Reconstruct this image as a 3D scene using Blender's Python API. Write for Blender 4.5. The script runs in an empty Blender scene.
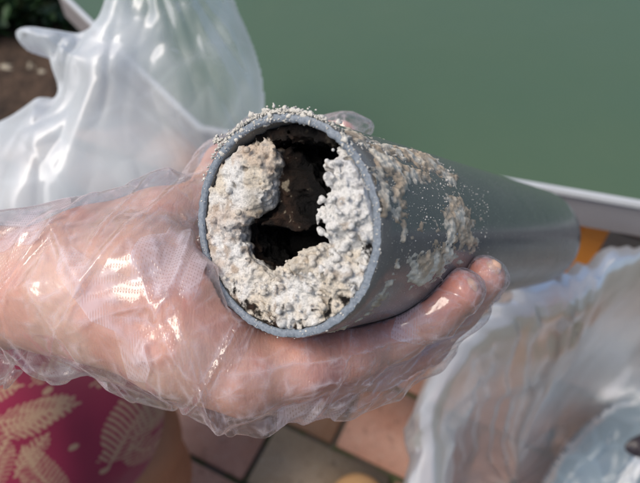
import bpy, bmesh, math, random
import numpy as np
from mathutils import Vector, Matrix
rng = np.random.default_rng(7); random.seed(7)
SC = bpy.context.scene; COL = SC.collection
# ---------------------------------------------------------------- camera, sky, sun, exposure
FPX = 600.0; H = 1.0; PITCH = math.radians(50)
cam = bpy.data.cameras.new('camera'); camo = bpy.data.objects.new('camera', cam); COL.objects.link(camo)
camo.location = (0, 0, H); camo.rotation_euler = (math.radians(90) - PITCH, 0, 0)
cam.sensor_fit = 'HORIZONTAL'; cam.sensor_width = 36; cam.lens = FPX / 640 * 36
cam.clip_start = .01; cam.clip_end = 200
cam.dof.use_dof = True; cam.dof.focus_distance = .232; cam.dof.aperture_fstop = 10.5
SC.camera = camo
SUN_AZ, SUN_EL = math.radians(-112), math.radians(56)      # azimuth from +Y towards +X
wd = bpy.data.worlds.new('World'); SC.world = wd; wd.use_nodes = True
wn = wd.node_tree.nodes; bg = wn['Background']
sky = wn.new('ShaderNodeTexSky'); sky.sky_type = 'NISHITA'; sky.sun_disc = False
sky.sun_elevation = SUN_EL; sky.sun_rotation = SUN_AZ; sky.dust_density = 2.5; sky.air_density = 1.0
wd.node_tree.links.new(sky.outputs[0], bg.inputs[0]); bg.inputs[1].default_value = .12
sl = bpy.data.lights.new('sun', 'SUN'); so = bpy.data.objects.new('sun', sl); COL.objects.link(so)
sl.energy = 2.4; sl.angle = math.radians(32); sl.color = (1, .91, .79)
sd = Vector((math.sin(SUN_AZ) * math.cos(SUN_EL), math.cos(SUN_AZ) * math.cos(SUN_EL), math.sin(SUN_EL)))
so.rotation_euler = sd.to_track_quat('Z', 'Y').to_euler()
SC.view_settings.view_transform = 'Standard'; SC.view_settings.look = 'None'
SC.view_settings.exposure = .2; SC.view_settings.gamma = 1; SC.view_settings.use_curve_mapping = False
SC.render.engine = 'CYCLES'; SC.cycles.max_bounces = 16; SC.cycles.transparent_max_bounces = 24
SC.cycles.caustics_reflective = False; SC.cycles.caustics_refractive = False

# ---------------------------------------------------------------- camera-space surveying helpers
F_ = np.array([0, math.cos(PITCH), -math.sin(PITCH)]); D_ = np.array([0, -math.sin(PITCH), -math.cos(PITCH)])
X_ = np.array([1., 0, 0]); O_ = np.array([0, 0, H]); M_ = np.stack([X_, D_, F_])       # rows
def c2w(p): return np.asarray(p, float) @ M_ + O_
def P(px, py, d): return np.array([(px - 320) / FPX * d, (py - 241.5) / FPX * d, d])
def W(px, py, d): return c2w(P(px, py, d))
def onz(px, py, z=0.):
    r = P(px, py, 1.) @ M_; t = (H - z) / -r[2]; return O_ + t * r
C0 = np.array([-.01401828, -.00528062, .21353519]); AX = np.array([.66080532, .00363543, 1.]); AX /= np.linalg.norm(AX)
U_ = np.cross(AX, [0, 1, 0]); U_ /= np.linalg.norm(U_); V_ = np.cross(AX, U_); R = .04; LEN = .339; TU, TV = -.0218, -.0758
def pipe_dist(q):
    w = q - C0; s = w @ AX; return s, np.linalg.norm(w - s * AX)
def touch(px, py, r, k=.92):        # depth at which a ball of radius r just rests on the near side of the pipe
    rr = P(px, py, 1.); dp = rr - (rr @ AX) * AX; mp = -C0 + (C0 @ AX) * AX; RR = R + k * r
    A = dp @ dp; B = dp @ mp; Cc = mp @ mp - RR * RR; disc = B * B - A * Cc
    return (-B - math.sqrt(disc)) / A if disc > 0 else -B / A
def on_pipe(px, py):                # (theta, s) of the pipe surface seen at a pixel
    d = touch(px, py, 0); q = P(px, py, d) - C0; return math.atan2(q @ V_, q @ U_), q @ AX
def on_face(px, py):                # (u, v) on the cut plane
    rr = P(px, py, 1.); n = AX; t = (C0 @ n) / (rr @ n); q = t * rr - C0; return np.array([q @ U_, q @ V_])

# ---------------------------------------------------------------- numpy noise
LAT = np.random.default_rng(3).random((64, 64, 64)).astype(np.float32) * 2 - 1
def vnoise(x, y, z):
    xi = np.floor(x).astype(np.int32); yi = np.floor(y).astype(np.int32); zi = np.floor(z).astype(np.int32)
    fx = (x - xi).astype(np.float32); fy = (y - yi).astype(np.float32); fz = (z - zi).astype(np.float32)
    fx = fx * fx * (3 - 2 * fx); fy = fy * fy * (3 - 2 * fy); fz = fz * fz * (3 - 2 * fz)
    x0 = xi & 63; x1 = (xi + 1) & 63; y0 = yi & 63; y1 = (yi + 1) & 63; z0 = zi & 63; z1 = (zi + 1) & 63
    def L(a, b, t): return a + (b - a) * t
    return L(L(L(LAT[x0, y0, z0], LAT[x1, y0, z0], fx), L(LAT[x0, y1, z0], LAT[x1, y1, z0], fx), fy),
             L(L(LAT[x0, y0, z1], LAT[x1, y0, z1], fx), L(LAT[x0, y1, z1], LAT[x1, y1, z1], fx), fy), fz)
def fbm(p, s, o=4, off=0.):
    r = 0; a = 1
    for k in range(o):
        r = r + a * vnoise(p[..., 0] / s + 7.3 * k + off, p[..., 1] / s + 3.1 * k - off, p[..., 2] / s + 1.7 * k + 2 * off); s *= .5; a *= .5
    return r
def billow(p, s, o=3, off=0.):
    r = 0; a = 1
    for k in range(o):
        r = r + a * (1 - 2 * np.abs(vnoise(p[..., 0] / s + 9.3 * k + off, p[..., 1] / s + 5.1 * k, p[..., 2] / s + off))); s *= .52; a *= .5
    return r
def sstep(a, b, x): t = np.clip((x - a) / (b - a), 0, 1); return t * t * (3 - 2 * t)
def smin(a, b, k): h = np.clip(.5 + .5 * (b - a) / k, 0, 1); return b + (a - b) * h - k * h * (1 - h)
def capsule(G, a, b, ra, rb):
    a = np.asarray(a, np.float32); b = np.asarray(b, np.float32); d = b - a; t = np.clip(((G - a) @ d) / (d @ d + 1e-12), 0, 1)
    return np.sqrt((((G - a) - t[..., None] * d) ** 2).sum(-1)) - (ra + (rb - ra) * t)
def grid(lo, hi, h):
    ax = [np.arange(l, u + h, h, dtype=np.float32) for l, u in zip(lo, hi)]
    return np.stack(np.meshgrid(*ax, indexing='ij'), -1)
def surface_nets(S, lo, h):
    nx, ny, nz = S.shape; ins = S < 0
    cnt = np.zeros((nx - 1, ny - 1, nz - 1), np.float32); acc = np.zeros((nx - 1, ny - 1, nz - 1, 3), np.float32)
    def edge(o1, o2, axis):
        sl1 = tuple(slice(o1[k], o1[k] + (nx - 1, ny - 1, nz - 1)[k]) for k in range(3))
        sl2 = tuple(slice(o2[k], o2[k] + (nx - 1, ny - 1, nz - 1)[k]) for k in range(3))
        a = S[sl1]; b = S[sl2]; m = ins[sl1] != ins[sl2]; t = np.where(m, a / np.where(m, a - b, 1), 0)
        cnt[m] += 1
        for k in range(3):
            acc[..., k][m] += o1[k] + (t[m] if k == axis else 0)
    for axis in range(3):
        o = [k for k in range(3) if k != axis]
        for i in (0, 1):
            for j in (0, 1):
                a = [0, 0, 0]; a[o[0]] = i; a[o[1]] = j; b = list(a); b[axis] = 1; edge(a, b, axis)
    act = cnt > 0; idx = -np.ones(cnt.shape, np.int64); idx[act] = np.arange(act.sum())
    ijk = np.stack(np.nonzero(act), -1); V = (ijk + acc[act] / cnt[act][:, None]) * h + np.asarray(lo)
    Q = []
    for axis in range(3):
        sh = [slice(1, n - 1) for n in (nx, ny, nz)]; sh[axis] = slice(0, (nx, ny, nz)[axis] - 1)
        s2 = list(sh); s2[axis] = slice(1, (nx, ny, nz)[axis])
        A = ins[tuple(sh)]; B = ins[tuple(s2)]; m = A != B; e = np.stack(np.nonzero(m), -1)
        off = np.array([1, 1, 1]); off[axis] = 0; e = e + off; fl = A[m]
        o = [k for k in range(3) if k != axis]; q = []
        for (i, j) in ((0, 0), (1, 0), (1, 1), (0, 1)):
            c = e.copy(); c[:, o[0]] -= i; c[:, o[1]] -= j; q.append(idx[c[:, 0], c[:, 1], c[:, 2]])
        q = np.stack(q, -1); fl = fl if axis != 1 else ~fl; q[~fl] = q[~fl][:, ::-1]; Q.append(q)
    return V, np.concatenate(Q)

# ---------------------------------------------------------------- object helpers
def mesh(name, V, Fc, mat=None, smooth=True):
    V = np.ascontiguousarray(V, np.float32); me = bpy.data.meshes.new(name)
    if isinstance(Fc, np.ndarray):
        n, k = Fc.shape; me.vertices.add(len(V)); me.vertices.foreach_set('co', V.ravel()); me.loops.add(n * k)
        me.loops.foreach_set('vertex_index', np.ascontiguousarray(Fc, np.int32).ravel()); me.polygons.add(n)
        me.polygons.foreach_set('loop_start', np.arange(0, n * k, k, dtype=np.int32)); me.update(calc_edges=True)
    else: me.from_pydata([tuple(v) for v in V.tolist()], [], Fc)
    if smooth: me.polygons.foreach_set('use_smooth', np.ones(len(me.polygons), bool))
    if mat: me.materials.append(mat)
    me.update(); return me
def obj(name, me, parent=None, **kw):
    o = bpy.data.objects.new(name, me); COL.objects.link(o)
    if parent: o.parent = parent; o.matrix_parent_inverse = parent.matrix_world.inverted()
    for k, v in kw.items(): o[k] = v
    return o
def thing(name, loc, label, cat, **kw):
    o = bpy.data.objects.new(name, None); COL.objects.link(o); o.location = loc; o.empty_display_size = .02
    o['label'] = label; o['category'] = cat
    for k, v in kw.items(): o[k] = v
    bpy.context.view_layer.update(); return o
def add_attr(me, name, vals):
    a = me.attributes.new(name, 'FLOAT', 'POINT'); a.data.foreach_set('value', np.ascontiguousarray(vals, np.float32))
def add_col(me, name, vals):
    a = me.attributes.new(name, 'FLOAT_COLOR', 'POINT'); v = np.ones((len(vals), 4), np.float32); v[:, :3] = vals; a.data.foreach_set('color', v.ravel())
def normals(me):
    n = np.zeros(len(me.vertices) * 3, np.float32); me.vertices.foreach_get('normal', n); return n.reshape(-1, 3)
def coords(me):
    n = np.zeros(len(me.vertices) * 3, np.float32); me.vertices.foreach_get('co', n); return n.reshape(-1, 3)
def smooth_me(V, Q, n=2, lam=.5):
    for _ in range(n):
        acc = np.zeros_like(V); c = np.zeros(len(V))
        for i in range(4):
            for j in ((i + 1) % 4, (i + 3) % 4):
                for k in range(3): acc[:, k] += np.bincount(Q[:, i], V[Q[:, j], k], len(V))
                c += np.bincount(Q[:, i], minlength=len(V))
        V = V + lam * (acc / np.maximum(c, 1)[:, None] - V)
    return V

class NT:
    def __init__(s, name):
        s.m = bpy.data.materials.new(name); s.m.use_nodes = True; s.t = s.m.node_tree; s.n = s.t.nodes
        s.b = s.n['Principled BSDF']; s.out = s.n['Material Output']; s.co = s.n.new('ShaderNodeTexCoord').outputs['Object']
        g = s.n.new('ShaderNodeNewGeometry'); s.pos = g.outputs['Position']
    def k(s, a, b): s.t.links.new(a, b)
    def node(s, t, ins=None, **kw):
        n = s.n.new(t)
        for a, v in kw.items(): setattr(n, a, v)
        for a, v in (ins or {}).items():
            if isinstance(v, bpy.types.NodeSocket): s.k(v, n.inputs[a])
            else: n.inputs[a].default_value = v
        return n
    def noise(s, sc, det=4, rough=.6, vec=None, dist=0): return s.node('ShaderNodeTexNoise', {'Vector': vec or s.pos, 'Scale': sc, 'Detail': det, 'Roughness': rough, 'Distortion': dist}).outputs['Fac']
    def voro(s, sc, feat='F1', vec=None): return s.node('ShaderNodeTexVoronoi', {'Vector': vec or s.pos, 'Scale': sc}, feature=feat).outputs['Distance']
    def ramp(s, f, st, interp='LINEAR'):
        n = s.node('ShaderNodeValToRGB', {'Fac': f}); cr = n.color_ramp; cr.interpolation = interp
        while len(cr.elements) < len(st): cr.elements.new(.5)
        for e, (p, c) in zip(cr.elements, st): e.position = p; e.color = (c, c, c, 1) if not hasattr(c, '__len__') else (*c, 1)
        return n.outputs['Color']
    def mix(s, f, a, b, bt='MIX'):
        n = s.node('ShaderNodeMix', data_type='RGBA', blend_type=bt)
        for i, v in ((0, f), (6, a), (7, b)):
            if isinstance(v, bpy.types.NodeSocket): s.k(v, n.inputs[i])
            else: n.inputs[i].default_value = v if i == 0 else (*v, 1)
        return n.outputs[2]
    def math(s, op, a, b=0., c=0.):
        n = s.node('ShaderNodeMath', operation=op)
        for i, v in enumerate((a, b, c)):
            if isinstance(v, bpy.types.NodeSocket): s.k(v, n.inputs[i])
            else: n.inputs[i].default_value = v
        return n.outputs[0]
    def bump(s, h, st, dist, prev=None):
        i = {'Height': h, 'Strength': st, 'Distance': dist}
        if prev: i['Normal'] = prev
        return s.node('ShaderNodeBump', i).outputs['Normal']
    def attr(s, n): return s.node('ShaderNodeAttribute', attribute_name=n)
    def set(s, **kw):
        for a, v in kw.items():
            i = s.b.inputs[a.replace('_', ' ')]
            if isinstance(v, bpy.types.NodeSocket): s.k(v, i)
            else: i.default_value = (*v, 1) if hasattr(v, '__len__') and len(v) == 3 and i.type == 'RGBA' else v
        return s.m

# ---------------------------------------------------------------- materials
def mat_simple(name, col, rough, nscale=60, var=.25, bumpd=.0003, **kw):
    t = NT(name); n = t.noise(nscale, 5); c = t.mix(n, tuple(x * (1 - var) for x in col), tuple(min(1, x * (1 + var)) for x in col))
    return t.set(Base_Color=c, Roughness=rough, Normal=t.bump(t.noise(nscale * 5, 4), .5, bumpd), **kw)
def mat_film(name, haze, tint, rough, gloss, bsc, dots=False, whiteness=(.9, .92, .96), bs=1., cap=.8, fold=False):
    t = NT(name); n = t.n
    tr = t.node('ShaderNodeBsdfTransparent', {'Color': (*tint, 1)}); df = t.node('ShaderNodeBsdfDiffuse', {'Color': (*whiteness, 1)})
    tl = t.node('ShaderNodeBsdfTranslucent', {'Color': (*whiteness, 1)})
    w1 = t.noise(bsc, 3, .55, dist=1.6); w2 = t.node('ShaderNodeTexVoronoi', {'Vector': t.pos, 'Scale': bsc * .8, 'Randomness': 1}, feature='DISTANCE_TO_EDGE').outputs['Distance']
    crease = t.ramp(w2, [(0, 1), (.05, .35), (.14, 0)])
    nm = t.bump(w1, .4 * bs, .0016); nm = t.bump(t.math('MULTIPLY', crease, .5), .3 * bs, .0006, nm)
    if dots:
        mp = t.node('ShaderNodeMapping', {'Vector': t.pos, 'Rotation': (math.radians(40), 0, math.radians(8)), 'Scale': (1, 1, 1)})
        sp = t.node('ShaderNodeSeparateXYZ', {'Vector': mp.outputs[0]})
        sx = t.math('SINE', t.math('MULTIPLY', t.math('ADD', sp.outputs[0], sp.outputs[1]), 2900)); sy = t.math('SINE', t.math('MULTIPLY', t.math('SUBTRACT', sp.outputs[0], sp.outputs[1]), 2900))
        dt = t.math('MULTIPLY', sx, sy); dt = t.ramp(dt, [(.25, 0), (.8, 1)])
        msk = t.ramp(t.noise(28, 1), [(.50, 0), (.56, 1)])
        nm = t.bump(t.math('MULTIPLY', dt, msk), .5, .0002, nm)
    gl = t.node('ShaderNodeBsdfGlossy', {'Color': (1, 1, 1, 1), 'Roughness': rough, 'Normal': nm})
    m0 = t.node('ShaderNodeMixShader', {0: .55, 1: df.outputs[0], 2: tl.outputs[0]})
    hz = t.math('ADD', haze, t.math('MULTIPLY', crease, haze * .8))
    if dots: hz = t.math('ADD', haze, t.math('MULTIPLY', t.attr('crease').outputs['Fac'], .42))
    if dots:
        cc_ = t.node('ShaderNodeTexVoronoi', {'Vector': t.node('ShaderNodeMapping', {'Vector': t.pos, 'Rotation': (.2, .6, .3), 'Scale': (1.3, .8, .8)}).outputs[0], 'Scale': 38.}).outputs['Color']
        cell = t.node('ShaderNodeSeparateColor', {'Color': cc_}).outputs[0]; sky_glint = t.math('MULTIPLY', t.ramp(cell, [(.70, 0), (.73, 1)]), t.ramp(t.noise(40, 3), [(.42, .0), (.58, 1)]))  # random cells get pale sky reflections painted in as extra film haze
        hz = t.math('ADD', hz, t.math('MULTIPLY', t.math('MULTIPLY', sky_glint, t.math('SUBTRACT', 1., t.math('MULTIPLY', dt, .55))), .55))
    if fold: hz = t.math('ADD', t.math('ADD', haze, t.math('MULTIPLY', crease, .12)), t.math('MULTIPLY', t.attr('crease').outputs['Fac'], .5))
    lw = t.node('ShaderNodeLayerWeight', {'Blend': .35, 'Normal': nm}).outputs['Facing']
    hz = t.math('MINIMUM', t.math('ADD', hz, t.math('MULTIPLY', t.math('POWER', lw, 3), .55)), 1.)
    m1 = t.node('ShaderNodeMixShader', {0: hz, 1: tr.outputs[0], 2: m0.outputs[0]})
    fr = t.node('ShaderNodeFresnel', {'IOR': 1.5, 'Normal': nm}).outputs[0]
    m2 = t.node('ShaderNodeMixShader', {0: t.math('MINIMUM', t.math('MULTIPLY', fr, gloss), cap), 1: m1.outputs[0], 2: gl.outputs[0]})
    t.n.remove(t.b); t.k(m2.outputs[0], t.out.inputs[0]); return t.m
def mat_attr(name, attr, rough, bsc, bd, rv=None, **kw):
    t = NT(name); c = t.attr(attr).outputs['Color']; c = t.mix(t.ramp(t.noise(bsc * .6, 5, .7), [(.3, .78), (.7, 1.12)]), (0, 0, 0), c)
    nm = t.bump(t.noise(bsc, 6, .7), .8, bd)
    return t.set(Base_Color=c, Roughness=rough, Normal=nm, **kw)

# pipe
def m_pipe():
    t = NT('grey_plastic'); base = t.mix(t.noise(30, 3), (.135, .135, .135), (.17, .168, .165))
    mp = t.node('ShaderNodeMapping', {'Vector': t.co, 'Scale': (1, 1, .06)}); scr = t.ramp(t.noise(900, 3, .5, mp.outputs[0]), [(.62, 0), (.75, 1)])
    dust = t.ramp(t.noise(1500, 2, .5), [(.66, 0), (.76, 1)]); film = t.ramp(t.noise(45, 5, .65), [(.35, .05), (.75, .5)])
    c = t.mix(film, base, (.25, .24, .22)); c = t.mix(t.math('MULTIPLY', dust, .8), c, (.55, .52, .46)); c = t.mix(t.math('MULTIPLY', scr, .25), c, (.3, .3, .3))
    r = t.math('ADD', .11, t.math('MULTIPLY', t.noise(60, 4), .18)); r = t.math('ADD', r, t.math('MULTIPLY', dust, .4))
    return t.set(Base_Color=c, Roughness=r, Normal=t.bump(t.math('ADD', scr, t.noise(25, 2)), .15, .0006), Specular_IOR_Level=.6)
M_PIPE = m_pipe()
def m_rim():
    t = NT('sawn_plastic_edge'); n = t.noise(900, 5, .7); c = t.mix(t.ramp(n, [(.35, 0), (.7, 1)]), (.13, .16, .20), (.26, .30, .35))
    c = t.mix(t.ramp(t.noise(1400, 3), [(.66, 0), (.76, .7)]), c, (.6, .58, .53))
    return t.set(Base_Color=c, Roughness=.6, Normal=t.bump(n, .6, .0003))
M_RIM = m_rim()
def m_dep():
    t = NT('mineral_deposit'); c = t.attr('tone').outputs['Color']
    sp = t.ramp(t.noise(1300, 5, .75), [(.32, .62), (.52, 1.03)]); c = t.mix(1., c, sp, 'MULTIPLY')
    sk = t.ramp(t.noise(700, 3, .6), [(.68, 0), (.78, .65)]); c = t.mix(sk, c, (.13, .11, .09))
    wet = t.attr('wet').outputs['Fac']; r = t.math('SUBTRACT', .92, t.math('MULTIPLY', wet, .45))
    nm = t.bump(t.noise(800, 7, .8), 1., .0010); nm = t.bump(t.voro(1400), .5, .0003, nm)
    return t.set(Base_Color=c, Roughness=r, Normal=nm, Specular_IOR_Level=.25)
M_DEP = m_dep()
M_CRUST = mat_attr('dried_crust', 'tone', .9, 1200, .0005)
M_CRUMB = mat_simple('pale_crumb', (.62, .6, .55), .95, 600, .25, .0005)
def m_skin():
    t = NT('skin'); n1 = t.noise(38, 4, .6); n2 = t.noise(160, 4, .6); red = t.attr('red').outputs['Fac']
    c = t.mix(t.ramp(n1, [(.35, 0), (.65, 1)]), (.62, .38, .30), (.73, .49, .40)); c = t.mix(red, c, (.68, .24, .18))
    c = t.mix(t.ramp(n2, [(.35, .16), (.6, 0)]), c, (.5, .24, .17))
    cell = t.voro(1100); mp = t.node('ShaderNodeMapping', {'Vector': t.pos, 'Rotation': (.3, .5, .5), 'Scale': (1, .25, .25)})
    nm = t.bump(cell, .25, .00018); nm = t.bump(t.noise(420, 4, .6, mp.outputs[0], 1.), .5, .0006, nm)
    return t.set(Base_Color=c, Roughness=.5, Normal=nm, Subsurface_Weight=.35, Subsurface_Radius=(.006, .0025, .0012), Subsurface_Scale=1.)
M_SKIN = m_skin()
def m_leg():
    t = NT('tanned_skin'); n = t.noise(30, 4); return t.set(Base_Color=t.mix(n, (.30, .13, .07), (.42, .2, .115)), Roughness=.55, Normal=t.bump(t.noise(400, 4), .3, .0004), Subsurface_Weight=.15, Subsurface_Radius=(.006, .0025, .0012), Subsurface_Scale=1.)
M_LEG = m_leg()
M_NAIL = NT('fingernail').set(Base_Color=(.68, .42, .31), Roughness=.4, Subsurface_Weight=.3, Subsurface_Radius=(.003, .001, .001), Subsurface_Scale=1.)
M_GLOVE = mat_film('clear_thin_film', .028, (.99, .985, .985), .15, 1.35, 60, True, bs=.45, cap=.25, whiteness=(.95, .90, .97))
M_BAG = mat_film('milky_bag_film', .15, (.97, .98, .99), .5, .25, 18, whiteness=(.84, .90, .95), fold=True)
M_BAG2 = mat_film('clear_bag_film', .12, (.98, .985, .99), .36, .7, 16, fold=True, whiteness=(.93, .96, .99))
M_BUNDLE = mat_film('pale_blue_film', .8, (.9, .95, .98), .35, 1., 30, whiteness=(.45, .58, .68))

# ================================================================ the drain pipe
TH = .0029; RI = R - TH
pipe = thing('drain_pipe', tuple(c2w(C0)), 'cut grey plastic drain pipe clogged with whitish mineral deposit, held in the gloved hand', 'pipe')
def tilt(th, r): return r * (TU * math.cos(th) + TV * math.sin(th))
def pipe_pt(th, s, r): return c2w(C0 + r * (np.cos(th) * U_ + np.sin(th) * V_) + s * AX)
N = 256; th = np.linspace(0, 2 * np.pi, N, endpoint=False)
def ring(r, s, rough=0.): 
    rr = r + rough * vnoise(np.cos(th) * 30 + 40, np.sin(th) * 30 + 40, s * 0 + th * 0); ss = s + r * (TU * np.cos(th) + TV * np.sin(th)) * (1 if s < .1 else 0)
    return c2w(C0 + rr[:, None] * (np.cos(th)[:, None] * U_ + np.sin(th)[:, None] * V_) + ss[:, None] * AX)
def rings(Rs, close=False):
    n = len(Rs); V = np.concatenate(Rs); Q = []
    for k in range(n if close else n - 1):
        a = k * N + np.arange(N); b = ((k + 1) % n) * N + np.arange(N); Q.append(np.stack([a, np.roll(a, -1), np.roll(b, -1), b], -1))
    return V, np.concatenate(Q)
V, Q = rings([ring(R - .0003, .0002), ring(R, .0008)] + [ring(R, s) for s in np.linspace(.01, LEN - .0005, 30)] + [ring(R - .0004, LEN), ring(RI, LEN)] + [ring(RI, s) for s in (LEN - .002, .2, .1, .03)] + [ring(RI, .0006)])
ow = obj('pipe_wall', mesh('pipe_wall', V, Q[:, ::-1].copy(), M_PIPE), pipe)
V, Q = rings([ring(R - .0003, .0002, .0003), ring(R - .001, -.0001, .0003), ring(R - .0022, -.0002, .0003), ring(RI - .0003, .0002, .0006), ring(RI - .0002, .0012)])
V += (fbm(V, .0012, 2) * .00022)[:, None] * c2w(AX)[None] * 0 + (fbm(V, .0012, 2) * .00025)[:, None] * (AX @ M_)
obj('cut_edge', mesh('cut_edge', V, Q, M_RIM), pipe)

# deposit plug: a volume in pipe coordinates (u, v, w), w = depth into the pipe
def poly_sdf(U, V, pts):
    d = np.full(U.shape, 1e9, np.float32); s = np.ones(U.shape, np.float32); n = len(pts)
    for i in range(n):
        a = pts[i]; b = pts[i - 1]; e = b - a; wx = U - a[0]; wy = V - a[1]; t = np.clip((wx * e[0] + wy * e[1]) / (e @ e), 0, 1)
        d = np.minimum(d, (wx - e[0] * t) ** 2 + (wy - e[1] * t) ** 2)
        c1 = V >= a[1]; c2 = V < b[1]; c3 = e[0] * wy > e[1] * wx; m = (c1 & c2 & c3) | (~c1 & ~c2 & ~c3); s = np.where(m, -s, s)
    return s * np.sqrt(d)
def fpoly(px): return np.array([on_face(*p) for p in px])
hole = fpoly([(268, 141), (274, 160), (267, 178), (266, 197), (258, 211), (243, 221), (237, 228), (236, 240), (242, 252), (253, 262), (262, 272), (272, 264), (279, 258), (290, 252), (303, 246),
              (317, 241), (312, 231), (311, 215), (319, 203), (328, 190), (330, 176), (321, 166), (331, 157), (328, 146), (339, 143), (352, 152), (352, 140), (336, 122), (318, 112), (295, 106), (262, 106), (235, 118), (212, 138), (206, 148), (222, 150), (240, 142)])
tongue = fpoly([(258, 158), (260, 180), (258, 200), (248, 213), (238, 217), (252, 222), (265, 230), (280, 228), (294, 220), (303, 209), (300, 196), (290, 180), (286, 162), (276, 148)])
h = .00042; lo = (-.0385, -.0385, -.0125); G = grid(lo, (.0385, .0385, .042), h); gu, gv, gw = G[..., 0], G[..., 1], G[..., 2]
u2, v2 = gu[:, :, 0], gv[:, :, 0]
w_noise = np.stack([u2, v2, u2 * 0], -1)
hd = poly_sdf(u2 + .0007 * fbm(w_noise, .004, 3), v2 + .0007 * fbm(w_noise, .004, 3, 5.), hole); td = poly_sdf(u2, v2, tongue)
rad = np.sqrt(u2 ** 2 + v2 ** 2)
def blob2(px, py, r, hgt):
    c = on_face(px, py); return hgt * np.exp(-((u2 - c[0]) ** 2 + (v2 - c[1]) ** 2) / (r * r))
front = .0022 + .0009 * fbm(w_noise, .012, 2) + TU * u2 + TV * v2
right = .45 + .4 * sstep(-.008, .008, -u2 - .45 * v2)           # the right and lower part is lumpy, the left is smoother
for b in ((352, 207, .0105, -.0062), (345, 165, .006, -.003), (330, 275, .007, -.0032), (300, 262, .0055, -.004), (292, 305, .01, -.0012), (232, 200, .012, -.0008), (240, 165, .007, -.0012), (352, 250, .005, .0035), (322, 251, .0032, .005), (338, 236, .003, .0025), (260, 290, .006, -.001)): front = front + blob2(*b)
S = front[:, :, None] - gw
det = (.0005 + .0012 * right)[:, :, None] * billow(G, .006, 5) * .85 + .0007 * fbm(G, .003, 4) + .0007 * fbm(G, .0015, 2, 4.) + .0011 * np.maximum(0, fbm(G, .009, 3, 21.))
hs = hd[:, :, None] - .0021 - .12 * np.clip(gw - .002, 0, .01) + .0010 * fbm(G, .005, 4, 3.)
# rounded lip where the front meets the hole
body = np.maximum(S, -hs); kk = .0055; hh = np.clip(.5 - .5 * (-hs - S) / kk, 0, 1); body = -hs + (S + hs) * hh + kk * hh * (1 - hh)
body = body - det * .9
# cauliflower grains
cr = np.random.default_rng(11)
def stamp(S, c, r, k=.0012):
    i0 = [max(0, int((c[q] - r - .003 - lo[q]) / h)) for q in range(3)]; i1 = [int((c[q] + r + .003 - lo[q]) / h) + 1 for q in range(3)]
    sl = tuple(slice(a, b) for a, b in zip(i0, i1)); g = G[sl]
    if g.size == 0: return
    S[sl] = smin(S[sl], np.sqrt(((g - np.array(c, np.float32)) ** 2).sum(-1)) - r, k)
for _ in range(420):
    a = cr.uniform(0, 2 * np.pi); rr = .036 * math.sqrt(cr.random()); u, v = rr * math.cos(a), rr * math.sin(a)
    iu, iv = int((u - lo[0]) / h), int((v - lo[1]) / h)
    if hd[iu, iv] < .0022 or (right[iu, iv] < .7 and cr.random() < .93): continue
    r = cr.choice([.0006, .0009, .0013, .0019], p=[.55, .33, .10, .02]); stamp(body, (u, v, front[iu, iv] - .0009 - .0008 * right[iu, iv] - .0009), r, .0009)
# gnawed pits
pit = sstep(.8, 1.15, fbm(G, .0055, 2, 9.)) * .0022; body = body + pit
# inner crust: brown tongue, dark lining and back wall
back = .030 + .006 * fbm(w_noise, .01, 3) - .010 * np.exp(-((u2 - on_face(300, 168)[0]) ** 2 + (v2 - on_face(300, 168)[1]) ** 2) / .007 ** 2)
tw = .0105 + .003 * fbm(w_noise, .008, 3)
tng = np.maximum(td[:, :, None] + .001 * fbm(G, .005, 2), (tw[:, :, None] + .6 * np.clip(on_face(268, 200)[0] - u2, 0, .03)[:, :, None]) - gw); 
deep = back[:, :, None] - gw
lin = np.maximum((RI - .0035 - rad)[:, :, None] + .0012 * fbm(G, .006, 3, 4.), .0045 - gw)
inner = smin(smin(tng, deep, .003), lin, .003) - .0013 * billow(G, .0055, 4, 2.)
lowp = poly_sdf(u2, v2, fpoly([(230, 226), (262, 226), (285, 232), (320, 236), (330, 262), (262, 282), (228, 262)]))
inner = np.maximum(inner, -(lowp[:, :, None] + .0004 * fbm(G, .004, 2)) - .0 * gw) if False else inner
cut = np.maximum(lowp[:, :, None] + .0008 * fbm(G, .005, 3), gw - .035 + .003 * fbm(G, .006, 3, 5.)); inner = np.maximum(inner, -(cut - .0002))
tot = np.minimum(body, inner); tot = np.maximum(tot, (rad - (RI - .00035))[:, :, None] - .0004 * fbm(G, .003, 2)); tot = np.maximum(tot, gw - .0395)
V, Q = surface_nets(tot, lo, h)
iu = np.clip(((V - np.array(lo)) / h).astype(int), 0, np.array(tot.shape) - 1); bI = body[iu[:, 0], iu[:, 1], iu[:, 2]]; nI = inner[iu[:, 0], iu[:, 1], iu[:, 2]]
is_in = sstep(-.0003, .0008, bI - nI); fr = front[iu[:, 0], iu[:, 1]]; dw = V[:, 2] - fr
n1 = fbm(V, .011, 3, 1.)[:, None]; n2 = fbm(V, .004, 3, 6.)[:, None]; n3 = fbm(V, .002, 3, 8.)[:, None]
white = np.array([.94, .93, .90]); cream = np.array([.87, .79, .67]); tan = np.array([.45, .34, .24]); grey = np.array([.42, .42, .42])
c = cream + (white - cream) * sstep(-.3, .5, n1 + .9 * (sstep(.006, .018, -V[:, 0])[:, None] * sstep(-.012, 0, V[:, 1])[:, None]) - .05)
c = c + (np.array([.70, .54, .42]) - c) * .6 * sstep(.1, .8, fbm(V, .014, 2, 15.)[:, None] + .5 * n2) * sstep(.004, -.008, -V[:, :1]); c = c + (tan - c) * .55 * sstep(.4, .95, n2 + .2 * n1); c = c + (grey * .8 - c) * .6 * sstep(.4, .85, n3 + .4 * fbm(V, .008, 2, 12.)[:, None])
bc = on_face(222, 215); c = c + (np.array([.58, .42, .31]) - c) * (.5 * np.exp(-(((V[:, 0] - bc[0]) / .008) ** 2 + ((V[:, 1] - bc[1]) / .004) ** 2)))[:, None]
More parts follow.
